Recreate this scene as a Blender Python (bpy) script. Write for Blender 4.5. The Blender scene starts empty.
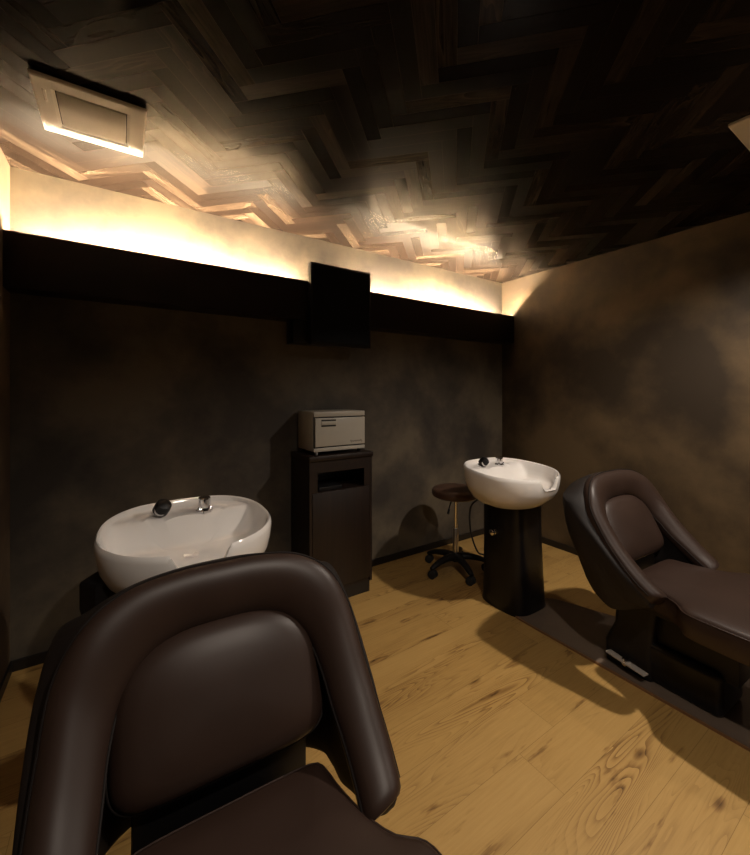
import bpy, bmesh, math, random
from mathutils import Vector, Matrix
random.seed(7)
scene = bpy.context.scene
COL = scene.collection
D = bpy.data

# ------------------------------------------------------------------ helpers
def link(name, bm, mat, parent=None, smooth=True, loc=None):
    bmesh.ops.remove_doubles(bm, verts=bm.verts, dist=1e-5)
    bmesh.ops.recalc_face_normals(bm, faces=bm.faces)
    me = D.meshes.new(name); bm.to_mesh(me); bm.free()
    mats = mat if isinstance(mat, (list, tuple)) else [mat]
    for m in mats: me.materials.append(m)
    if smooth:
        for p in me.polygons: p.use_smooth = True
        me.set_sharp_from_angle(angle=math.radians(38))
    o = D.objects.new(name, me); COL.objects.link(o)
    if parent: o.parent = parent
    if loc: o.location = loc
    return o

def thing(name, label, cat, loc=(0, 0, 0), group=None):
    o = D.objects.new(name, None); COL.objects.link(o)
    o.empty_display_size = .1
    o.location = loc; o['label'] = label; o['category'] = cat
    if group: o['group'] = group
    return o

def box(bm, x0, x1, y0, y1, z0, z1, bev=0.0, seg=2, mi=0, rot=None, piv=None):
    r = bmesh.ops.create_cube(bm, size=1)
    vs = r['verts']
    for v in vs:
        v.co = Vector(((x0+x1)/2 + v.co.x*(x1-x0), (y0+y1)/2 + v.co.y*(y1-y0), (z0+z1)/2 + v.co.z*(z1-z0)))
    fs = set(f for v in vs for f in v.link_faces)
    for f in fs: f.material_index = mi
    if bev > 0:
        es = list(set(e for v in vs for e in v.link_edges))
        rr = bmesh.ops.bevel(bm, geom=es, offset=bev, segments=seg, profile=.5, affect='EDGES')
        vs = list(set([v for v in vs if v.is_valid] + rr['verts']))
        for f in rr['faces']: f.material_index = mi
    if rot is not None:
        vs = [v for v in vs if v.is_valid]
        M = Matrix.Translation(piv) @ rot @ Matrix.Translation(-Vector(piv))
        for v in vs: v.co = M @ v.co
    return vs

def smoothpath(pts, n=8, closed=False):
    P = [Vector(p) for p in pts]; out = []
    N = len(P)
    rng = N if closed else N-1
    for i in range(rng):
        if closed:
            a, b, c, d = P[(i-1) % N], P[i], P[(i+1) % N], P[(i+2) % N]
        else:
            b, c = P[i], P[i+1]
            a = P[i-1] if i > 0 else b*2-c
            d = P[i+2] if i+2 < N else c*2-b
        for k in range(n):
            t = k/n
            out.append(.5*((2*b)+(c-a)*t+(2*a-5*b+4*c-d)*t*t+(3*b-a-3*c+d)*t**3))
    if not closed: out.append(P[-1].copy())
    return out

def tube(bm, pts, r, seg=12, closed=False, cap=True):
    """swept round tube; r number or list"""
    P = [Vector(p) for p in pts]; N = len(P)
    rings = []; up = None
    for i in range(N):
        if closed: T = (P[(i+1) % N]-P[(i-1) % N])
        else: T = P[min(i+1, N-1)]-P[max(i-1, 0)]
        T.normalize()
        if up is None:
            up = Vector((0, 0, 1)) if abs(T.z) < .9 else Vector((1, 0, 0))
        n = up - T*up.dot(T); n.normalize(); b = T.cross(n); up = n
        rr = r[i] if isinstance(r, (list, tuple)) else r
        rings.append([bm.verts.new(P[i]+n*math.cos(2*math.pi*k/seg)*rr+b*math.sin(2*math.pi*k/seg)*rr) for k in range(seg)])
    for i in range(N if closed else N-1):
        A, B = rings[i], rings[(i+1) % N]
        for k in range(seg): bm.faces.new((A[k], A[(k+1) % seg], B[(k+1) % seg], B[k]))
    if cap and not closed:
        bm.faces.new(rings[0]); bm.faces.new(rings[-1][::-1])

def lathe(bm, prof, c=(0, 0, 0), seg=40, M=None):
    """prof: list of (r,z), first and last closed to a point/face"""
    rings = []
    c = Vector(c)
    for r, z in prof:
        ring = []
        for k in range(seg):
            a = 2*math.pi*k/seg
            v = Vector((r*math.cos(a), r*math.sin(a), z))
            if M is not None: v = M @ v
            ring.append(bm.verts.new(c+v))
        rings.append(ring)
    for A, B in zip(rings, rings[1:]):
        for k in range(seg): bm.faces.new((A[k], A[(k+1) % seg], B[(k+1) % seg], B[k]))
    bm.faces.new(rings[0][::-1]); bm.faces.new(rings[-1])

def loft(bm, rings, closed_loop=True, cap=True):
    V = [[bm.verts.new(p) for p in r] for r in rings]
    n = len(V[0])
    for A, B in zip(V, V[1:]):
        for k in range(n if closed_loop else n-1):
            bm.faces.new((A[k], A[(k+1) % n], B[(k+1) % n], B[k]))
    if cap:
        bm.faces.new(V[0][::-1]); bm.faces.new(V[-1])

def prism(bm, poly, z0, z1, bev=0, seg=2):
    b = [bm.verts.new((x, y, z0)) for x, y in poly]; t = [bm.verts.new((x, y, z1)) for x, y in poly]
    n = len(poly); fs = [bm.faces.new(b[::-1]), bm.faces.new(t)]
    for k in range(n): fs.append(bm.faces.new((b[k], b[(k+1) % n], t[(k+1) % n], t[k])))
    if bev:
        es = list(set(e for f in fs[:2] for e in f.edges))
        bmesh.ops.bevel(bm, geom=es, offset=bev, segments=seg, profile=.5, affect='EDGES')

def superell(a, b, n, th):
    c, s = math.cos(th), math.sin(th)
    return (a*math.copysign(abs(c)**(2/n), c), b*math.copysign(abs(s)**(2/n), s))

# ------------------------------------------------------------------ materials
def newmat(name):
    m = D.materials.new(name); m.use_nodes = True
    nt = m.node_tree; b = nt.nodes['Principled BSDF']
    return m, nt, b
def N(nt, t, **kw):
    n = nt.nodes.new(t)
    for k, v in kw.items(): setattr(n, k, v)
    return n
def ramp(nt, stops, interp='LINEAR'):
    r = nt.nodes.new('ShaderNodeValToRGB'); r.color_ramp.interpolation = interp
    e = r.color_ramp.elements
    while len(e) < len(stops): e.new(.5)
    for i, (p, c) in enumerate(stops):
        e[i].position = p; e[i].color = (*c, 1) if len(c) == 3 else c
    return r
def simple(name, col, rough=.5, metal=0, bump=0, bscale=200, spec=.5, var=0.0, coat=0):
    m, nt, b = newmat(name)
    b.inputs['Base Color'].default_value = (*col, 1)
    b.inputs['Roughness'].default_value = rough
    b.inputs['Metallic'].default_value = metal
    b.inputs['Specular IOR Level'].default_value = spec
    b.inputs['Coat Weight'].default_value = coat
    tc = N(nt, 'ShaderNodeTexCoord')
    nz = N(nt, 'ShaderNodeTexNoise'); nz.inputs['Scale'].default_value = bscale; nz.inputs['Detail'].default_value = 3
    nt.links.new(tc.outputs['Object'], nz.inputs['Vector'])
    if bump:
        bp = N(nt, 'ShaderNodeBump'); bp.inputs['Strength'].default_value = bump; bp.inputs['Distance'].default_value = .001
        nt.links.new(nz.outputs['Fac'], bp.inputs['Height']); nt.links.new(bp.outputs['Normal'], b.inputs['Normal'])
    if var:
        n2 = N(nt, 'ShaderNodeTexNoise'); n2.inputs['Scale'].default_value = 9; n2.inputs['Detail'].default_value = 4
        nt.links.new(tc.outputs['Object'], n2.inputs['Vector'])
        r = ramp(nt, [(.3, tuple(c*(1-var) for c in col)), (.7, tuple(min(1, c*(1+var)) for c in col))])
        nt.links.new(n2.outputs['Fac'], r.inputs['Fac']); nt.links.new(r.outputs['Color'], b.inputs['Base Color'])
    return m

def leather(name, col, rough=.42):
    m, nt, b = newmat(name)
    tc = N(nt, 'ShaderNodeTexCoord')
    v = N(nt, 'ShaderNodeTexVoronoi', feature='DISTANCE_TO_EDGE'); v.inputs['Scale'].default_value = 420
    nz = N(nt, 'ShaderNodeTexNoise'); nz.inputs['Scale'].default_value = 6; nz.inputs['Detail'].default_value = 3
    nt.links.new(tc.outputs['Object'], v.inputs['Vector']); nt.links.new(tc.outputs['Object'], nz.inputs['Vector'])
    r = ramp(nt, [(.3, tuple(c*.88 for c in col)), (.7, tuple(c*1.1 for c in col))])
    nt.links.new(nz.outputs['Fac'], r.inputs['Fac']); nt.links.new(r.outputs['Color'], b.inputs['Base Color'])
    bp = N(nt, 'ShaderNodeBump'); bp.inputs['Strength'].default_value = .12; bp.inputs['Distance'].default_value = .0006
    nt.links.new(v.outputs['Distance'], bp.inputs['Height']); nt.links.new(bp.outputs['Normal'], b.inputs['Normal'])
    b.inputs['Roughness'].default_value = rough; b.inputs['Specular IOR Level'].default_value = .36
    return m

def wall_mat(name, dark, mid, light, seed, scale=1.9):
    """mottled faux-concrete wallpaper"""
    m, nt, b = newmat(name)
    tc = N(nt, 'ShaderNodeTexCoord')
    mp = N(nt, 'ShaderNodeMapping'); mp.inputs['Location'].default_value = (seed, seed*1.7, seed*.3)
    nt.links.new(tc.outputs['Object'], mp.inputs['Vector'])
    n1 = N(nt, 'ShaderNodeTexNoise'); n1.inputs['Scale'].default_value = scale; n1.inputs['Detail'].default_value = 2.5; n1.inputs['Roughness'].default_value = .45; n1.inputs['Distortion'].default_value = .3
    n2 = N(nt, 'ShaderNodeTexNoise'); n2.inputs['Scale'].default_value = scale*7; n2.inputs['Detail'].default_value = 6; n2.inputs['Roughness'].default_value = .6
    for n in (n1, n2): nt.links.new(mp.outputs['Vector'], n.inputs['Vector'])
    mx = N(nt, 'ShaderNodeMath', operation='MULTIPLY_ADD'); mx.inputs[1].default_value = .22
    nt.links.new(n2.outputs['Fac'], mx.inputs[0]); 
    sb = N(nt, 'ShaderNodeMath', operation='SUBTRACT'); sb.inputs[1].default_value = .11
    nt.links.new(n1.outputs['Fac'], sb.inputs[0]); nt.links.new(sb.outputs[0], mx.inputs[2])
    r = ramp(nt, [(.36, dark), (.50, mid), (.63, light)])
    nt.links.new(mx.outputs[0], r.inputs['Fac']); nt.links.new(r.outputs['Color'], b.inputs['Base Color'])
    b.inputs['Roughness'].default_value = .62; b.inputs['Specular IOR Level'].default_value = .35
    bp = N(nt, 'ShaderNodeBump'); bp.inputs['Strength'].default_value = .15; bp.inputs['Distance'].default_value = .003
    nt.links.new(n2.outputs['Fac'], bp.inputs['Height']); nt.links.new(bp.outputs['Normal'], b.inputs['Normal'])
    return m

def plank_mat(name, stops, rough, ring=26, stretch=(1.1, 8), knots=True, ringamt=.5, fibre=.3, tint=.25, bump=.1, spec=.5):
    """wood on planks: UV holds metres along and across the board, 'rnd' colour attribute is per board"""
    m, nt, b = newmat(name); L = nt.links.new
    uv = N(nt, 'ShaderNodeUVMap'); uv.uv_map = 'UVMap'
    at = N(nt, 'ShaderNodeAttribute'); at.attribute_name = 'rnd'
    sp = N(nt, 'ShaderNodeSeparateColor'); L(at.outputs['Color'], sp.inputs['Color'])
    off = N(nt, 'ShaderNodeCombineXYZ')
    for i in range(3):
        q = N(nt, 'ShaderNodeMath', operation='MULTIPLY'); q.inputs[1].default_value = 37.0
        L(sp.outputs[i], q.inputs[0]); L(q.outputs[0], off.inputs[i])
    def vec(sx, sy):
        mu = N(nt, 'ShaderNodeVectorMath', operation='MULTIPLY'); mu.inputs[1].default_value = (sx, sy, 1)
        L(uv.outputs['UV'], mu.inputs[0])
        ad = N(nt, 'ShaderNodeVectorMath', operation='ADD'); L(mu.outputs[0], ad.inputs[0]); L(off.outputs[0], ad.inputs[1])
        return ad.outputs[0]
    n1 = N(nt, 'ShaderNodeTexNoise'); n1.inputs['Scale'].default_value = 1; n1.inputs['Detail'].default_value = 1.6; n1.inputs['Roughness'].default_value = .45; n1.inputs['Distortion'].default_value = .25
    L(vec(*stretch), n1.inputs['Vector'])
    rg = N(nt, 'ShaderNodeMath', operation='MULTIPLY'); rg.inputs[1].default_value = ring; L(n1.outputs['Fac'], rg.inputs[0])
    fr = N(nt, 'ShaderNodeMath', operation='FRACT'); L(rg.outputs[0], fr.inputs[0])
    pw = N(nt, 'ShaderNodeMath', operation='POWER'); pw.inputs[1].default_value = 2.2; L(fr.outputs[0], pw.inputs[0])
    # where rings show: broad patches
    n3 = N(nt, 'ShaderNodeTexNoise'); n3.inputs['Scale'].default_value = 1; n3.inputs['Detail'].default_value = 2
    L(vec(stretch[0]*1.3, stretch[1]*.7), n3.inputs['Vector'])
    mr = N(nt, 'ShaderNodeMapRange'); mr.inputs['From Min'].default_value = .42; mr.inputs['From Max'].default_value = .68; L(n3.outputs['Fac'], mr.inputs['Value'])
    m1 = N(nt, 'ShaderNodeMath', operation='MULTIPLY'); L(pw.outputs[0], m1.inputs[0]); L(mr.outputs[0], m1.inputs[1])
    m1b = N(nt, 'ShaderNodeMath', operation='MULTIPLY'); m1b.inputs[1].default_value = ringamt; L(m1.outputs[0], m1b.inputs[0])
    n2 = N(nt, 'ShaderNodeTexNoise'); n2.inputs['Scale'].default_value = 1; n2.inputs['Detail'].default_value = 5; n2.inputs['Roughness'].default_value = .65
    L(vec(6, 130), n2.inputs['Vector'])
    f1 = N(nt, 'ShaderNodeMath', operation='MULTIPLY_ADD'); f1.inputs[1].default_value = fibre; L(n2.outputs['Fac'], f1.inputs[0]); L(m1b.outputs[0], f1.inputs[2])
    t1 = N(nt, 'ShaderNodeMath', operation='MULTIPLY_ADD'); t1.inputs[1].default_value = tint; L(sp.outputs[0], t1.inputs[0]); L(f1.outputs[0], t1.inputs[2])
    last = t1
    if knots:
        vo = N(nt, 'ShaderNodeTexVoronoi'); vo.inputs['Scale'].default_value = 1; L(vec(2.6, 6.5), vo.inputs['Vector'])
        k = N(nt, 'ShaderNodeMapRange'); k.inputs['From Min'].default_value = .13; k.inputs['From Max'].default_value = .02; L(vo.outputs['Distance'], k.inputs['Value'])
        k2 = N(nt, 'ShaderNodeMath', operation='MULTIPLY_ADD'); k2.inputs[1].default_value = .5; L(k.outputs[0], k2.inputs[0]); L(t1.outputs[0], k2.inputs[2]); last = k2
        # dark mineral streaks
        n5 = N(nt, 'ShaderNodeTexNoise'); n5.inputs['Scale'].default_value = 1; n5.inputs['Detail'].default_value = 4; n5.inputs['Roughness'].default_value = .6; L(vec(3.2, 17), n5.inputs['Vector'])
        s = N(nt, 'ShaderNodeMapRange'); s.inputs['From Min'].default_value = .62; s.inputs['From Max'].default_value = .74; L(n5.outputs['Fac'], s.inputs['Value'])
        k3 = N(nt, 'ShaderNodeMath', operation='MULTIPLY_ADD'); k3.inputs[1].default_value = .42; L(s.outputs[0], k3.inputs[0]); L(k2.outputs[0], k3.inputs[2]); last = k3
    r = ramp(nt, stops); L(last.outputs[0], r.inputs['Fac']); colour = r.outputs['Color']
    L(colour, b.inputs['Base Color'])
    b.inputs['Roughness'].default_value = rough
    rr = N(nt, 'ShaderNodeMath', operation='MULTIPLY_ADD'); rr.inputs[1].default_value = .10; rr.inputs[2].default_value = rough-.05
    b.inputs['Specular IOR Level'].default_value = spec
    L(sp.outputs[2], rr.inputs[0]); L(rr.outputs[0], b.inputs['Roughness'])
    bp = N(nt, 'ShaderNodeBump'); bp.inputs['Strength'].default_value = bump; bp.inputs['Distance'].default_value = .002
    L(n2.outputs['Fac'], bp.inputs['Height']); L(bp.outputs['Normal'], b.inputs['Normal'])
    return m

def emit(name, col, s):
    m, nt, b = newmat(name)
    b.inputs['Base Color'].default_value = (.8, .8, .8, 1)
    b.inputs['Emission Color'].default_value = (*col, 1); b.inputs['Emission Strength'].default_value = s
    return m

WARM = (1.0, .87, .74)
LEDC = (1.0, .77, .50)
M_leather = leather('dark brown leather', (.030, .0165, .0118), .44)
M_leather_dk = leather('darker leather shell', (.010, .007, .006), .6)
M_piping = simple('black piping', (.010, .007, .006), .7, spec=.2)
M_black = simple('black plastic', (.006, .0055, .006), .42, spec=.3, bump=.1, bscale=400)
M_blackgloss = simple('black gloss', (.005, .0045, .005), .28, spec=.3)
M_chrome = simple('chrome', (.80, .80, .82), .10, 1, var=.03)
M_steel = simple('brushed steel', (.62, .60, .58), .28, 1, var=.05)
M_ceramic = simple('white ceramic', (.82, .79, .76), .10, spec=.5, coat=.5, var=.015)
M_plate = simple('brown floor plate', (.17, .125, .095), .16, bump=.02, bscale=30, var=.06, coat=.3)
M_plate_edge = simple('wood tone plate edge', (.20, .10, .045), .4, var=.1)
M_warmer = simple('cream painted metal', (.40, .37, .315), .34, bump=.05, bscale=300, var=.02)
M_pedal = simple('pale painted shine pedal', (.42, .38, .34), .35, var=.1)  # pale colour stands in for the shine of a chrome foot bar
M_slot = simple('dark gap', (.02, .018, .016), .6)
M_logo = simple('grey print', (.22, .20, .18), .5)
M_white = simple('white painted grille', (.86, .83, .77), .35, var=.02)
M_grille = simple('satin grille panel', (.50, .47, .42), .35, 0, var=.04)
M_unlit_side = simple('painted shade grille housing', (.035, .030, .026), .5)  # dark colour paints in the shade on the grille's unlit side
M_trim = simple('dark baseboard', (.010, .008, .007), .45, var=.1)
M_fascia = simple('dark brown laminate', (.008, .0045, .0035), .42, spec=.25, bump=.1, bscale=90, var=.15)
M_screen = simple('glossy black screen', (.003, .003, .003), .4, spec=.15)
M_rubber = simple('rubber', (.015, .015, .015), .7)
M_lens = emit('warm downlight lens', WARM, 12)
M_led = emit('warm led diffuser', LEDC, 1100)
M_wallback = wall_mat('mottled back wallpaper', (.042, .035, .029), (.076, .062, .046), (.125, .100, .068), 3.1, 2.0)
M_wallright = wall_mat('mottled side wallpaper', (.030, .020, .011), (.070, .046, .023), (.112, .075, .037), 8.4, 1.5)
M_wallleft = wall_mat('mottled left wallpaper', (.07, .045, .028), (.11, .075, .045), (.16, .11, .065), 5.2)

def cab_mat():
    m, nt, b = newmat('dark walnut laminate')
    tc = N(nt, 'ShaderNodeTexCoord'); mp = N(nt, 'ShaderNodeMapping'); mp.inputs['Scale'].default_value = (60, 60, 2.2)
    nz = N(nt, 'ShaderNodeTexNoise'); nz.inputs['Scale'].default_value = 1; nz.inputs['Detail'].default_value = 5
    nt.links.new(tc.outputs['Object'], mp.inputs['Vector']); nt.links.new(mp.outputs['Vector'], nz.inputs['Vector'])
    r = ramp(nt, [(.3, (.006, .003, .002)), (.7, (.016, .0072, .0045))]); nt.links.new(nz.outputs['Fac'], r.inputs['Fac'])
    nt.links.new(r.outputs['Color'], b.inputs['Base Color']); b.inputs['Roughness'].default_value = .45
    return m
M_cab = cab_mat()
M_floor = plank_mat('oak vinyl planks', [(.12, (.52, .325, .110)), (.36, (.44, .265, .082)), (.62, (.27, .145, .042)), (.95, (.08, .035, .010))], .42,
                    ring=34, stretch=(.75, 9.0), ringamt=.40, fibre=.44, tint=.16)
M_ceil = plank_mat('dark herringbone planks', [(.1, (.0035, .0022, .0016)), (.5, (.009, .0055, .0038)), (.9, (.088, .064, .043))], .27,
                   ring=9, stretch=(2.0, 14), knots=False, ringamt=.18, fibre=.35, tint=.42, bump=.02, spec=.13)
M_gap = simple('plank joint', (.27, .16, .05), .8)
M_gapc = simple('ceiling joint painted glint', (.05, .034, .024), .8)  # lighter than the boards, in place of glints along their bevelled edges

# ------------------------------------------------------------------ room
X0, X1, Y0, Y1, H = -.465, 3.242, -2.4, 2.585, 2.5
def struct(name, bm, m, smooth=False):
    o = link(name, bm, m, smooth=smooth); o['kind'] = 'structure'; return o
def planks(name, mats, rects, z, up, th, clip, tilt=0.0):
    """rects: (centre, dirvec, length, width). one mesh, each board a quad with its own uv + random colour"""
    bm = bmesh.new(); uvl = bm.loops.layers.uv.new('UVMap'); cl = bm.loops.layers.float_color.new('rnd')
    for c, d, l, w in rects:
        n = Vector((-d.y, d.x)); g = .0007
        a = random.uniform(-tilt, tilt); b_ = random.uniform(-tilt, tilt)
        cs = [(-l/2+g, -w/2+g), (l/2-g, -w/2+g), (l/2-g, w/2-g), (-l/2+g, w/2-g)]
        vs = [bm.verts.new((c.x+d.x*s+n.x*t, c.y+d.y*s+n.y*t, z+a*s/(l/2)*l/2+b_*t)) for s, t in cs]
        if not up: vs = vs[::-1]; cs = cs[::-1]
        f = bm.faces.new(vs); rc = (random.random(), random.random(), random.random(), 1)
        for lp, (s, t) in zip(f.loops, cs): lp[uvl].uv = (s, t); lp[cl] = rc
    for co, no in (((clip[0], 0, 0), (-1, 0, 0)), ((clip[1], 0, 0), (1, 0, 0)), ((0, clip[2], 0), (0, -1, 0)), ((0, clip[3], 0), (0, 1, 0))):
        bmesh.ops.bisect_plane(bm, geom=bm.verts[:]+bm.edges[:]+bm.faces[:], plane_co=co, plane_no=no, clear_outer=True)
    zb = z-.0012 if up else z+.0025
    n0 = len(bm.faces)
    zz = (zb-th, zb) if up else (zb, zb+th)
    vs = box(bm, clip[0], clip[1], clip[2], clip[3], zz[0], zz[1], mi=1)
    me = D.meshes.new(name); bm.to_mesh(me); bm.free()
    for m in mats: me.materials.append(m)
    o = D.objects.new(name, me); COL.objects.link(o); o['kind'] = 'structure'
    return o
# floor boards run along the back wall
PW, PL = .178, 1.22
rects = []; j = 0; y = Y0-.05
while y < Y1+PW:
    x = X0-PL*random.random()
    while x < X1+PL:
        rects.append((Vector((x+PL/2, y+PW/2)), Vector((1, 0)), PL, PW)); x += PL
    y += PW
planks('floor', [M_floor, M_gap], rects, 0, True, .08, (X0-.1, X1+.1, Y0-.1, Y1+.1))
# herringbone ceiling
n, w = 6, .065; ox, oy = .129, 0.03
s2 = math.sqrt(.5); rects = []
du, dv = Vector((s2, s2)), Vector((-s2, s2))
for k in range(-90, 90):
    for m_ in range(-12, 12):
        for u0, v0, hor in ((k+2*n*m_, k, 1), (k+2*n*m_, k+1, 0)):
            cu, cv = (u0+n/2, v0+.5) if hor else (u0+.5, v0+n/2)
            c = du*(cu*w)+dv*(cv*w)+Vector((ox, oy))
            if X0-.4 < c.x < X1+.4 and Y0-.4 < c.y < Y1+.4:
                rects.append((c, du if hor else dv, n*w, w))
planks('ceiling', [M_ceil, M_gapc], rects, H, False, .08, (X0-.1, X1+.1, Y0-.1, Y1+.1), tilt=.0025)

for nm, b_, m in (('wall_back', (X0-.1, X1+.1, Y1, Y1+.1), M_wallback), ('wall_right', (X1, X1+.1, Y0-.1, Y1), M_wallright),
                  ('wall_left', (X0-.1, X0, Y0-.1, Y1), M_wallleft), ('wall_rear', (X0, X1, Y0-.1, Y0), M_wallback)):
    bm = bmesh.new(); box(bm, *b_, 0, H); struct(nm, bm, m)
for nm, b_ in (('baseboard_back', (X0, X1, Y1-.010, Y1)), ('baseboard_right', (X1-.010, X1, Y0, Y1-.010)), ('baseboard_left', (X0, X0+.010, Y0, Y1-.010))):
    bm = bmesh.new(); box(bm, *b_, 0, .055, bev=.002, seg=1); struct(nm, bm, M_trim)
# cove valance across the back wall (fascia + tray)
FY = 2.443
bm = bmesh.new()
prof = [(FY, 1.875), (FY, 2.14), (FY+.018, 2.14), (FY+.018, 1.895), (Y1, 1.895), (Y1, 1.875)]
loft(bm, [[(x, a, b_) for a, b_ in prof] for x in (X0, X1)]); struct('trim_1', bm, M_fascia)

# ------------------------------------------------------------------ cove LED strips
def led(x0, x1, label):
    t = thing('led_strip', label, 'strip light', ((x0+x1)/2, 2.525, 1.895), 'warm strip lights in the wall cove')
    hw = (x1-x0)/2
    bm = bmesh.new(); box(bm, -hw, hw, -.018, .018, 0, .17, bev=.002, seg=1); link('channel', bm, M_steel, t)
    bm = bmesh.new(); box(bm, -hw+.004, hw-.004, -.016, .016, .17, .185, bev=.003, seg=2); link('diffuser', bm, M_led, t)
led(X0+.05, 1.0, 'warm strip light in the cove left of the black screen')
led(1.45, X1-.10, 'warm strip light in the cove right of the black screen')

# ------------------------------------------------------------------ ceiling fittings
t = thing('ventilation_grille', 'white framed square ventilation grille on the ceiling, lit along its near-wall edge', 'ventilation grille', (-.096, 1.93, H))
bm = bmesh.new(); box(bm, -.170, .170, -.170, .170, -.010, -.001, bev=.003); link('housing', bm, M_unlit_side, t)
bm = bmesh.new()
q = .176; r_ = .112
prof = [(q, -.009), (q, -.018), (q-.006, -.022), (r_+.01, -.022), (r_, -.016), (r_, -.009)]
rings = []
for sx, sy in ((-1, -1), (1, -1), (1, 1), (-1, 1)): rings.append([(sx*a, sy*a, z) for a, z in prof])
loft(bm, rings+[rings[0]], True, False); link('frame', bm, M_white, t, smooth=False)
bm = bmesh.new(); box(bm, -r_+.004, r_-.004, -r_+.004, r_-.004, -.020, -.010, bev=.004); link('panel', bm, M_grille, t)
bm = bmesh.new(); box(bm, -.148, -.138, -.11, -.045, -.024, -.021, bev=.001, seg=1); link('latch', bm, M_grille, t)

LIGHTS = []
def downlight(x, y, label, power, size=2.0):
    t = thing('ceiling_light', label, 'ceiling light', (x, y, H), 'square ceiling lights')
    bm = bmesh.new(); q = .17; r_ = .07
    prof = [(q, -.001), (q, -.012), (q-.004, -.015), (r_+.005, -.015), (r_, -.010), (r_, -.001)]
    rings = [[(sx*a, sy*a, z) for a, z in prof] for sx, sy in ((-1, -1), (1, -1), (1, 1), (-1, 1))]
    loft(bm, rings+[rings[0]], True, False); link('trim_frame', bm, M_white, t, smooth=False)
    bm = bmesh.new(); box(bm, -r_, r_, -r_, r_, -.008, -.002, bev=.001, seg=1); link('reflector', bm, M_steel, t)
    bm = bmesh.new(); lathe(bm, [(.03, -.014), (.036, -.012), (.036, -.008)], seg=32); link('lens', bm, M_lens, t)
    l = D.lights.new('downlight_lamp', 'SPOT'); l.energy = power; l.color = WARM; l.shadow_soft_size = .035
    l.spot_size = math.radians(150); l.spot_blend = .6
    o = D.objects.new('downlight_lamp', l); COL.objects.link(o); o.location = (x, y, H-.03); LIGHTS.append(o)
downlight(2.28, .37, 'pale square ceiling fitting cut off by the right edge of the photo', 112)
downlight(.55, -.35, 'square ceiling light above the near shampoo chair, outside the frame', 62)
downlight(2.9, -1.5, 'square ceiling light at the far end of the room behind the viewer', 50)

# ------------------------------------------------------------------ wall screen
t = thing('wall_screen', 'black upright screen mounted in front of the lit cove above the towel warmer', 'screen', (1.285, 2.38, 1.98))
bm = bmesh.new(); box(bm, -.236, .236, 0, .05, -.275, .277, bev=.006); link('casing', bm, M_blackgloss, t)
bm = bmesh.new(); box(bm, -.222, .222, -.002, .004, -.255, .262, bev=.001, seg=1); link('display', bm, M_screen, t)
bm = bmesh.new(); box(bm, -.33, -.05, .075, .204, -.262, -.106, bev=.004); box(bm, -.12, .10, .048, .08, -.22, -.12, bev=.003); link('wall_bracket', bm, M_black, t)

# ------------------------------------------------------------------ cabinet + towel warmer
CX0, CX1, CY0, CH = .987, 1.455, 2.262, .975
t = thing('storage_cabinet', 'tall dark walnut cabinet with an open slot, standing against the back wall', 'cabinet', ((CX0+CX1)/2, CY0, 0))
hw = (CX1-CX0)/2; dp = Y1-.012-CY0
bm = bmesh.new()
s_ = .018
box(bm, -hw, -hw+s_, .0, dp, .08, CH-.03); box(bm, hw-s_, hw, 0, dp, .08, CH-.03)
box(bm, -hw+s_, hw-s_, dp-.01, dp, .08, CH-.03); box(bm, -hw+s_, hw-s_, .01, dp-.01, .08, .10)
box(bm, -hw+s_, hw-s_, .004, dp-.01, .728, .7415); box(bm, -hw+s_, hw-s_, .004, dp-.01, .865, .88)
box(bm, -hw+s_, -hw+.055, .0, .02, .742, .866); box(bm, hw-.063, hw-s_, .0, .02, .742, .866)
box(bm, -hw+s_, hw-s_, .0, .02, .866, CH-.03)
link('body', bm, M_cab, t, smooth=False)
bm = bmesh.new(); box(bm, -hw-.006, hw+.004, -.014, dp, CH-.03, CH, bev=.003); link('top_panel', bm, M_cab, t)
bm = bmesh.new(); box(bm, -hw+s_+.002, hw-s_-.002, -.002, .016, .104, .738, bev=.002); link('door', bm, M_cab, t)
bm = bmesh.new(); box(bm, -hw+.012, hw-.012, .014, dp-.02, 0, .08); link('plinth', bm, M_trim, t, smooth=False)
t = thing('paper_box', 'dark flat box lying in the slot of the tall cabinet', 'box', (1.15, 2.36, .743))
bm = bmesh.new(); box(bm, -.085, .085, -.07, .10, 0, .022, bev=.003); link('carton', bm, M_black, t)

TX0, TX1, TY0, TY1 = 1.028, 1.412, 2.285, 2.555
t = thing('towel_warmer', 'cream towel warmer box with a black-slotted door on top of the dark cabinet', 'towel warmer', ((TX0+TX1)/2, TY0, CH))
hw = (TX1-TX0)/2; dp = TY1-TY0; zb, zt = .023, .283
bm = bmesh.new(); box(bm, -hw, hw, .02, dp, zb, zt, bev=.006)
box(bm, -hw, hw, .002, .022, zt-.034, zt, bev=.004); box(bm, -hw, hw, .002, .022, zb, zb+.024, bev=.004)
link('body', bm, M_warmer, t)
bm = bmesh.new(); box(bm, -hw+.004, hw-.002, .008, .021, zb+.02, zt-.024); link('door_gap', bm, M_slot, t, smooth=False)
bm = bmesh.new(); box(bm, -hw+.008, hw-.003, -.004, .014, zb+.033, zt-.042, bev=.004)
dr = link('door', bm, M_warmer, t)
bm = bmesh.new()
for zz in (.226, .190): box(bm, -hw+.050, -hw+.156, -.006, -.003, zz-.005, zz+.005, bev=.001, seg=1)
h_ = link('handle', bm, M_slot, dr)
bm = bmesh.new(); box(bm, -hw+.048, -hw+.158, -.008, -.004, .197, .219, bev=.002); link('handle_grip', bm, M_warmer, dr)
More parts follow.
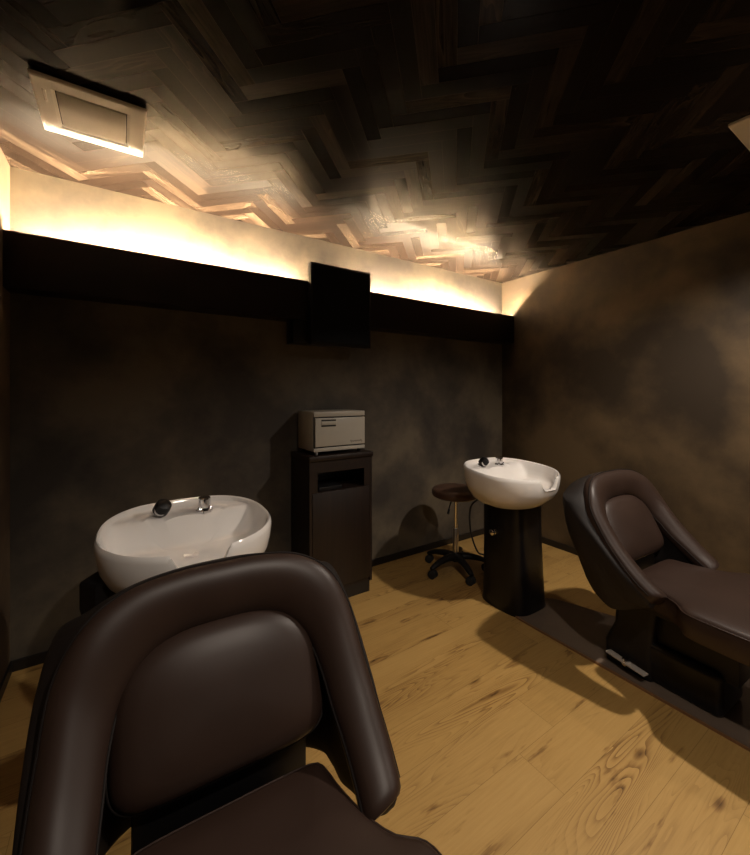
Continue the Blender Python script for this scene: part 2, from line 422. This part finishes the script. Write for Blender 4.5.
# small illegible script mark at the lower right of the door
bm = bmesh.new(); px = hw-.118
pts = []
for i in range(60):
    s = i/59
    pts.append((px+s*.090, -.0045, .078+.006*math.sin(s*44)*(1.5 if i < 8 or i > 52 else .8)+s*.002))
tube(bm, pts, .0016, 5); link('script_mark', bm, M_logo, dr)
for sx in (-1, 1):
    for yy in (.035, dp-.03):
        bm = bmesh.new(); lathe(bm, [(.012, 0), (.014, .004), (.014, .027)], (sx*(hw-.03), yy, 0), 20); link('foot', bm, M_steel if yy < .1 and sx < 0 else M_black, t)

# ------------------------------------------------------------------ stool
t = thing('rolling_stool', 'round brown-topped rolling stool on a black five-spoke base behind the pedestal basin', 'stool', (2.17, 2.17, 0))
bm = bmesh.new(); lathe(bm, [(.10, .575), (.163, .577), (.180, .588), (.185, .608), (.182, .626), (.168, .640), (.12, .648), (.05, .650)], seg=56); link('seat', bm, leather('stool vinyl', (.075, .038, .024), .4), t)
bm = bmesh.new(); lathe(bm, [(.09, .558), (.105, .562), (.105, .577)], seg=32); link('seat_plate', bm, M_black, t)
bm = bmesh.new(); lathe(bm, [(.0135, .30), (.0135, .562)], seg=24); link('piston', bm, M_chrome, t)
bm = bmesh.new(); lathe(bm, [(.022, .13), (.022, .325), (.019, .33)], seg=28); link('column', bm, M_steel, t)
bm = bmesh.new(); tube(bm, smoothpath([(-.03, -.01, .566), (-.09, -.04, .55), (-.125, -.055, .51)], 6), .005, 10)
tube(bm, [(-.12, -.053, .508), (-.138, -.06, .478)], .009, 12); link('height_lever', bm, M_black, t)
bm = bmesh.new(); lathe(bm, [(.030, .075), (.040, .085), (.040, .125), (.026, .145)], seg=32); hub = link('hub', bm, M_black, t)
for k in range(5):
    a = math.radians(180+72*k); ca, sa = math.cos(a), math.sin(a)
    bm = bmesh.new(); rings = []
    for s, z, wd, hh in ((.02, .112, .034, .030), (.10, .114, .029, .024), (.18, .100, .025, .020), (.225, .084, .022, .018), (.250, .074, .016, .012)):
        rings.append([(ca*s-sa*wd*math.cos(p)*1, sa*s+ca*wd*math.cos(p), z+hh*math.sin(p)) for p in [2*math.pi*i/14 for i in range(14)]])
    loft(bm, rings); link('spoke', bm, M_black, t)
    # caster
    b2 = random.uniform(0, 6.28); Mx = Matrix.Rotation(b2, 3, 'Z') @ Matrix.Rotation(math.pi/2, 3, 'X')
    bm = bmesh.new()
    c = Vector((ca*.235, sa*.235, .030))
    for s_ in (-1, 1):
        lathe(bm, [(.022, -.011), (.030, -.008), (.030, .008), (.022, .011)], c+Mx @ Vector((0, 0, s_*.015)), 24, Mx)
    lathe(bm, [(.018, 0), (.019, .018), (.009, .028), (.007, .05)], c+Vector((0, 0, .004)), 16)
    link('caster', bm, M_rubber, t)

# ------------------------------------------------------------------ shampoo basin
def rimz(y): return .888+.022*max(-1, min(1, y/.27))
def sm(a, b, x):
    x = max(0, min(1, (x-a)/(b-a))); return x*x*(3-2*x)
def basin(loc, label, extra=False):
    t = thing('shampoo_basin', label, 'basin', loc, 'white shampoo basins on black pedestals')
    A, B = .298, .302
    bm = bmesh.new()
    NT = 220
    prof = [('o', .46, .655), ('o', .56, .659), ('o', .69, .676), ('o', .81, .705), ('o', .91, .745), ('o', .97, .790), ('r', .993, -.055), ('r', 1.003, -.022), ('r', .995, -.007), ('r', .975, 0), ('r', .952, -.004),
            ('r', .935, -.018), ('i', .915, .35), ('i', .89, .62), ('i', .85, .83), ('i', .78, .95), ('i', .66, 1), ('i', .5, 1.0), ('i', .35, 1.02), ('i', .2, 1.04), ('i', .08, 1.06)]
    rings = []
    for kind, s, z in prof:
        ring = []
        for k in range(NT):
            th = 2*math.pi*(k+.5)/NT
            x, y = superell(A*s, (B if math.sin(th) > 0 else .262)*s, 2.5 if math.sin(th) > 0 else 2.05, th)
            if kind == 'o':
                y += (1-s)*.05
                zz = z
                if s > .8: zz = z+(rimz(y)-.888)*(s-.8)/.2
            elif kind == 'r': zz = rimz(y)+z
            else:
                floor_ = .780 + sm(.07, .16, y)*.098
                top = rimz(y)-.018
                zz = top+(floor_-top)*min(1, z) - max(0, z-1)*.25*(1-sm(-.06, .07, y))
            # neck notch at the front
            if y < -.10:
                ax = abs(x); nz = .797 + .10*sm(.045, .120, ax)
                nz += .0*y
                if zz > nz: zz = nz
            ring.append((x, y, zz))
        rings.append(ring)
    loft(bm, rings)
    link('bowl', bm, M_ceramic, t)
    # drain
    bm = bmesh.new(); lathe(bm, [(.024, .762), (.028, .768), (.028, .772), (.010, .770)], (0, -.02, 0), 28); link('drain', bm, M_chrome, t)
    # pedestal
    bm = bmesh.new(); rings = []
    for z, a, b_, oy_ in ((0, .163, .172, .03), (.012, .166, .175, .03), (.05, .162, .170, .03), (.2, .157, .163, .033), (.4, .155, .158, .038), (.55, .155, .156, .04), (.655, .156, .156, .04), (.672, .14, .14, .04)):
        rings.append([(*(Vector(superell(a, b_, 3.6, 2*math.pi*k/72))+Vector((.035, oy_))), z) for k in range(72)])
    loft(bm, rings); ped = link('pedestal', bm, M_blackgloss, t)
    bm = bmesh.new(); Mx = Matrix.Rotation(-math.pi/2, 3, 'Y')
    lathe(bm, [(.016, 0), (.016, .018), (.010, .02), (.010, .03), (.018, .032), (.018, .044), (.012, .048)], (-.119, .045, .49), 24, Mx); link('lock_knob', bm, M_chrome, ped)
    # shower head resting in its holder
    c = Vector((-.090, .205, .885))
    R_ = Matrix.Rotation(math.radians(35), 3, 'X') @ Matrix.Rotation(math.radians(20), 3, 'Y')
    bm = bmesh.new(); lathe(bm, [(.019, -.012), (.021, 0), (.016, .012)], c, 24); link('shower_holder', bm, M_chrome, t)
    bm = bmesh.new(); lathe(bm, [(.024, .0), (.030, .006), (.031, .034), (.028, .048), (.016, .056)], c+Vector((0, -.012, .008)), 28, R_)
    sh = link('shower_head', bm, M_black, t)
    bm = bmesh.new(); R2 = Matrix.Rotation(math.radians(75), 3, 'X')
    lathe(bm, [(.024, 0), (.024, .005), (.021, .008), (.014, .008), (.013, .010), (.004, .010)], c+Vector((.003, -.034, .022)), 28, R2); link('spray_face', bm, M_steel, sh)
    # mixer valve
    c = Vector((.078, .180, .878))
    bm = bmesh.new(); lathe(bm, [(.034, -.006), (.035, .003), (.027, .008), (.024, .012)], c, 32); mx = link('mixer_base', bm, M_chrome, t)
    bm = bmesh.new(); lathe(bm, [(.023, .010), (.024, .014), (.025, .048), (.024, .054), (.017, .056)], c, 32); link('mixer_knob', bm, M_chrome, t)
    bm = bmesh.new()
    bm.free()
    for s_ in (-1, 1):
        bm = bmesh.new(); lathe(bm, [(.008, 0), (.009, .004), (.006, .010)], c+Vector((s_*.022, -.016, .006)), 14)
        link('screw_cap', bm, M_chrome, mx)
    # rubber neck strip along the notch is hidden; water hose behind
    bm = bmesh.new(); tube(bm, smoothpath([(-.10, .20, .665), (-.135, .245, .60), (-.14, .25, .48), (-.13, .235, .38), (-.115, .20, .30), (-.09, .17, .285)], 8), .006, 10); link('water_hose', bm, M_rubber, t)
    if extra:
        bm = bmesh.new()
        poly = [(-.335, -.02), (-.285, .055), (-.12, .10), (-.12, -.06), (-.29, -.08)]
        rings = [[(x*.97+.0, y, .62) for x, y in poly], [(x, y, .67) for x, y in poly], [(x-.0, y, .752) for x, y in poly], [(x*.985, y, .760) for x, y in poly]]
        loft(bm, rings); link('side_bracket', bm, M_black, t, smooth=False)
    return t
basin((.217, 1.61, 0), 'near white shampoo basin behind the large foreground chair, tap side against the left', True)
basin((2.135, 1.61, 0), 'far white shampoo basin on a black pedestal beside the rolling stool')

# ------------------------------------------------------------------ floor plate under far chair
t = thing('floor_plate', 'brown tapered floor plate under the far shampoo chair and basin', 'floor plate', (2.2, .8, 0))
def rounded(poly, r, n=6):
    out = []
    for i, p in enumerate(poly):
        a = Vector(poly[i-1]); b_ = Vector(p); c = Vector(poly[(i+1) % len(poly)])
        u = (a-b_).normalized(); v = (c-b_).normalized(); rr = r[i] if isinstance(r, (list, tuple)) else r
        p0 = b_+u*rr; p2 = b_+v*rr
        for k in range(n+1):
            s = k/n; out.append(tuple(p0*(1-s)**2+b_*2*s*(1-s)+p2*s*s))
    return out
poly = [(-.18, -.95), (.46, -.95), (.46, .02), (.19, .75), (-.185, .72)]
PT = .012
bm = bmesh.new(); prism(bm, rounded(poly, [.02, .02, .25, .08, .03]), 0, PT-.001); link('edge_strip', bm, M_plate_edge, t, smooth=False)
bm = bmesh.new(); c0 = Vector((.1, -.1)); prism(bm, [tuple(c0+(Vector(p)-c0)*.975) for p in rounded(poly, [.02, .02, .25, .08, .03])], .002, PT, bev=.001, seg=1); link('plate', bm, M_plate, t, smooth=False)

# ------------------------------------------------------------------ shampoo chair
O_ = [(0, 1.06, .943), (.1, 1.058, .941), (.2, 1.045, .926), (.278, 1.015, .882), (.325, .98, .80), (.338, .91, .69), (.342, .845, .61), (.342, .78, .545), (.336, .725, .50)]
I_ = [(0, 1.035, .80), (.09, 1.033, .797), (.16, 1.015, .775), (.208, .98, .725), (.228, .93, .665), (.235, .87, .60), (.24, .81, .55), (.24, .76, .51), (.236, .715, .48)]
N_ = [(0, 1.155, .905), (.1, 1.155, .90), (.20, 1.15, .885), (.29, 1.135, .855), (.340, 1.11, .835), (.360, 1.03, .76), (.362, .93, .66), (.355, .83, .555), (.338, .735, .47)]
M__ = [(0, 1.17, .76), (.12, 1.168, .76), (.24, 1.155, .75), (.325, 1.11, .71), (.352, 1.04, .64), (.354, .96, .56), (.343, .88, .50), (.338, .80, .455), (.328, .73, .45)]
B_ = [(0, 1.06, .42), (.12, 1.06, .42), (.22, 1.04, .42), (.285, 1.0, .41), (.305, .95, .385), (.315, .895, .365), (.315, .84, .38), (.31, .785, .41), (.30, .735, .435)]
J_ = [(0, 1.02, .44), (.1, 1.02, .44), (.18, 1.0, .44), (.235, .96, .43), (.255, .92, .41), (.262, .88, .395), (.265, .83, .415), (.265, .78, .435), (.268, .735, .445)]
def full(c):
    L_ = [(-x, y, z) for x, y, z in c[:0:-1]]+list(c)
    return smoothpath(L_, 7)
CO, CI, CN, CM, CB, CJ = map(full, (O_, I_, N_, M__, B_, J_))
NS = len(CO)
def ringround(pts, n=4): return smoothpath(pts, n, closed=True)
def shrink(ring, f, shift):
    c = sum((Vector(p) for p in ring), Vector())/len(ring)
    return [c+(Vector(p)-c)*f+shift for p in ring]
def endcaps(rings, amt=.02):
    T0 = (sum(rings[0], Vector())-sum(rings[1], Vector())).normalized()
    T1 = (sum(rings[-1], Vector())-sum(rings[-2], Vector())).normalized()
    pre = [shrink(rings[0], f, T0*s*amt) for f, s in ((.4, 1.05), (.8, .95), (.95, .6))]
    post = [shrink(rings[-1], f, T1*s*amt) for f, s in ((.95, .6), (.8, .95), (.4, 1.05))]
    return pre+rings+post

def make_chair(label, loc, rz=0):
    t = thing('shampoo_chair', label, 'shampoo chair', loc, 'brown leather reclining shampoo chairs')
    R0 = Matrix.Rotation(rz, 3, 'Z'); t.rotation_euler = (0, 0, rz); pv = Vector((0, 1.0, 0)); t.location = Vector(loc)+pv-R0 @ pv
    # padded horseshoe rim: the head roll that becomes the two arms
    rings = []; seam_o = []; seam_i = []
    for i in range(NS):
        o, n_ = CO[i], CI[i]
        T = (CO[min(i+1, NS-1)]-CO[max(i-1, 0)]).normalized()
        w_ = n_-o; b_ = T.cross(w_).normalized()
        if b_.y > 0 and abs(T.x) > .5 or (abs(T.x) <= .5 and b_.z < 0): b_ = -b_
        b_ = T.cross(w_).normalized()
        if b_.dot(Vector((-o.x*.0, -.7, .7))) < 0: b_ = -b_
        h = .030
        r = [o, o+w_*.10+b_*h*.75, o+w_*.32+b_*h*1.15, o+w_*.62+b_*h*1.1, o+w_*.88+b_*h*.72, n_, n_-b_*.03+w_*-.03, o+w_*.5-b_*.055, o-b_*.035+w_*.08]
        rings.append(ringround(r, 3)); seam_o.append(o+b_*.001-w_*.004); seam_i.append(n_+b_*.002+w_*.004)
    bm = bmesh.new(); loft(bm, endcaps(rings, .022)); rim = link('padded_rim', bm, M_leather, t)
    bm = bmesh.new(); tube(bm, seam_i, .0032, 8); link('inner_piping', bm, M_piping, rim)
    bm = bmesh.new(); tube(bm, seam_o, .0030, 8); link('outer_piping', bm, M_piping, rim)
    # outer shell
    rings = []
    for i in range(NS):
        o, n_, q, m_, b_, j_ = CO[i], CI[i], CN[i], CM[i], CB[i], CJ[i]
        o2 = o+(n_-o)*.12+(m_-o)*.05
        i2 = n_+(o-n_)*.12+(j_-n_)*.02
        mid = (n_+j_)*.5+(m_-(n_+j_)*.5)*.12
        rings.append(ringround([o2, q, m_, m_*.5+b_*.5+(m_-j_)*.06, b_, j_, mid, i2], 3))
    bm = bmesh.new(); loft(bm, endcaps(rings, .010)); link('back_shell', bm, M_leather_dk, t)
    # back cushion
    bc = Vector((0, .90, .53)); e = Vector((0, .46, .888)).normalized(); nn = Vector((0, -.888, .46)); Lc = .315
    def outline(k, NK=96):
        th = 2*math.pi*k/NK
        x, y = superell(.232, Lc/2, 6 if math.sin(th) < 0 else 2.7, th)
        return Vector((x, 0, 0))+e*(Lc/2+y)
    bm = bmesh.new(); rings = []
    for s, d in ((.80, -.05), (.95, -.045), (1.0, -.02), (1.0, .0), (.985, .014), (.95, .026), (.88, .037), (.74, .046), (.5, .053), (.2, .056)):
        c = e*(Lc/2)
        rings.append([bc+c+(outline(k)-c)*s+nn*d for k in range(96)])
    loft(bm, rings); cu = link('back_cushion', bm, M_leather, t)
    bm = bmesh.new(); tube(bm, [bc+e*(Lc/2)+(outline(k)-e*(Lc/2))*1.004+nn*.004 for k in range(96)], .0032, 8, closed=True); link('cushion_piping', bm, M_piping, cu)
    # support plate below the cushion
    bm = bmesh.new(); box(bm, -.19, .19, .925, .99, .36, .62, bev=.012); link('back_support', bm, M_black, t)
    # seat
    half = [(.0, .878), (.10, .878), (.178, .874), (.203, .855), (.214, .80), (.228, .745), (.248, .69), (.275, .645), (.310, .618), (.328, .59), (.334, .54), (.334, .40), (.32, .25), (.295, .10), (.27, .03), (.2, .005), (.1, 0), (0, 0)]
    pl = [Vector((x, y, 0)) for x, y in half]+[Vector((-x, y, 0)) for x, y in half[-2:0:-1]]
    pl = smoothpath(pl, 4, closed=True)
    c0 = Vector((0, .43, 0))
    def seatring(inset, z):
        out = []
        n2 = len(pl)
        for i, p in enumerate(pl):
            T = (pl[(i+1) % n2]-pl[i-1]).normalized(); nrm = Vector((T.y, -T.x, 0))
            if nrm.dot(p-c0) > 0: nrm = -nrm
            q = p+nrm*inset
            out.append(Vector((q.x, q.y, z)))
        return out
    bm = bmesh.new()
    rings = [seatring(.03, .385), seatring(.008, .39), seatring(0, .405), seatring(-.004, .44), seatring(0, .475), seatring(.006, .489), seatring(.013, .496), seatring(.021, .499)]
    last = rings[-1]
    for f, z in ((.9, .504), (.7, .506), (.4, .507), (.1, .507)): rings.append([Vector((p.x*f, .43+(p.y-.43)*f, z)) for p in last])
    V = [[bm.verts.new(p) for p in r] for r in rings]; n2 = len(pl)
    for A_, Bq in zip(V, V[1:]):
        for k in range(n2): bm.faces.new((A_[k], A_[(k+1) % n2], Bq[(k+1) % n2], Bq[k]))
    bm.faces.new(V[0][::-1])
    cv = bm.verts.new((0, .43, .507))
    for k in range(n2): bm.faces.new((V[-1][k], V[-1][(k+1) % n2], cv))
    se = link('seat', bm, M_leather, t)
    bm = bmesh.new(); tube(bm, seatring(.001, .484)[::2], .0028, 8, closed=True); link('seat_piping', bm, M_leather, se)
    # leg rest
    bm = bmesh.new(); rings = []
    for s, y, z in ((0, .01, .45), (.03, -.04, .445), (.5, -.22, .385), (.9, -.36, .33), (1, -.385, .318)):
        rings.append(ringround([Vector((sx*(.27-.03*s), y+oy_, z+oz)) for sx, oy_, oz in ((-1, 0, 0), (-.9, .015, .045), (0, .02, .055), (.9, .015, .045), (1, 0, 0), (.9, -.015, -.04), (0, -.015, -.045), (-.9, -.015, -.04))], 4))
    loft(bm, rings); link('leg_rest', bm, M_leather, t)
    # metal work
    bm = bmesh.new(); box(bm, -.17, .17, .12, .88, .345, .386, bev=.006); link('seat_frame', bm, M_black, t)
    bm = bmesh.new(); box(bm, -.20, -.188, .38, .52, .362, .376, bev=.003); tube(bm, smoothpath([(-.194, .50, .369), (-.198, .58, .36), (-.196, .62, .385)], 5), .007, 10); link('recline_lever', bm, M_chrome, t)
    bm = bmesh.new(); box(bm, -.09, .09, .50, .80, .15, .35, bev=.01); link('lift_column', bm, M_black, t)
    bm = bmesh.new(); box(bm, -.125, .125, .545, .86, 0, .185, bev=.028, seg=5); bs = link('base_box', bm, M_blackgloss, t)
    bm = bmesh.new(); rings = []
    for z, y0, y1, hw_ in ((0, .80, 1.02, .135), (.10, .80, 1.02, .135), (.16, .80, .995, .13), (.20, .80, .98, .125), (.37, .78, .97, .125)):
        rings.append([(x, y, z) for x, y in rounded([(-hw_, y0), (hw_, y0), (hw_, y1), (-hw_, y1)], .03, 4)])
    loft(bm, rings); link('rear_column', bm, M_black, t)
    # foot pedal
    bm = bmesh.new()
    RZ = Matrix.Rotation(math.radians(-8), 4, 'Z')
    box(bm, -.186, -.150, .80, .99, .052, .060, bev=.003, rot=RZ, piv=(-.16, .9, .055)); fp = link('foot_pedal', bm, M_pedal, t)
    bm = bmesh.new(); tube(bm, [(-.125, .90, .052), (-.182, .90, .052)], .011, 16); lathe(bm, [(.016, .055), (.017, .066), (.010, .070)], (-.164, .90, 0), 20); link('pedal_pivot', bm, M_chrome, fp)
    return t
make_chair('large brown leather shampoo chair filling the foreground', (.208, 0, 0), math.radians(-3))
make_chair('far brown leather shampoo chair beside the right wall on the floor plate', (2.226, 0, PT), math.radians(-2.5))

# ------------------------------------------------------------------ world, camera, view
w_ = D.worlds.new('World'); scene.world = w_; w_.use_nodes = True
w_.node_tree.nodes['Background'].inputs[0].default_value = (0, 0, 0, 1)
w_.node_tree.nodes['Background'].inputs[1].default_value = 0
cam = D.cameras.new('Camera'); co = D.objects.new('Camera', cam); COL.objects.link(co)
co.location = (0, 0, 1.38); co.rotation_euler = (math.radians(90), 0, math.radians(-33.2))
cam.sensor_fit = 'HORIZONTAL'; cam.sensor_width = 36; cam.lens = 386/750*36; cam.shift_y = -34.5/750; cam.clip_start = .02
scene.camera = co
vs = scene.view_settings; vs.view_transform = 'Standard'; vs.look = 'None'; vs.gamma = 1; vs.exposure = 0.3; vs.use_curve_mapping = False
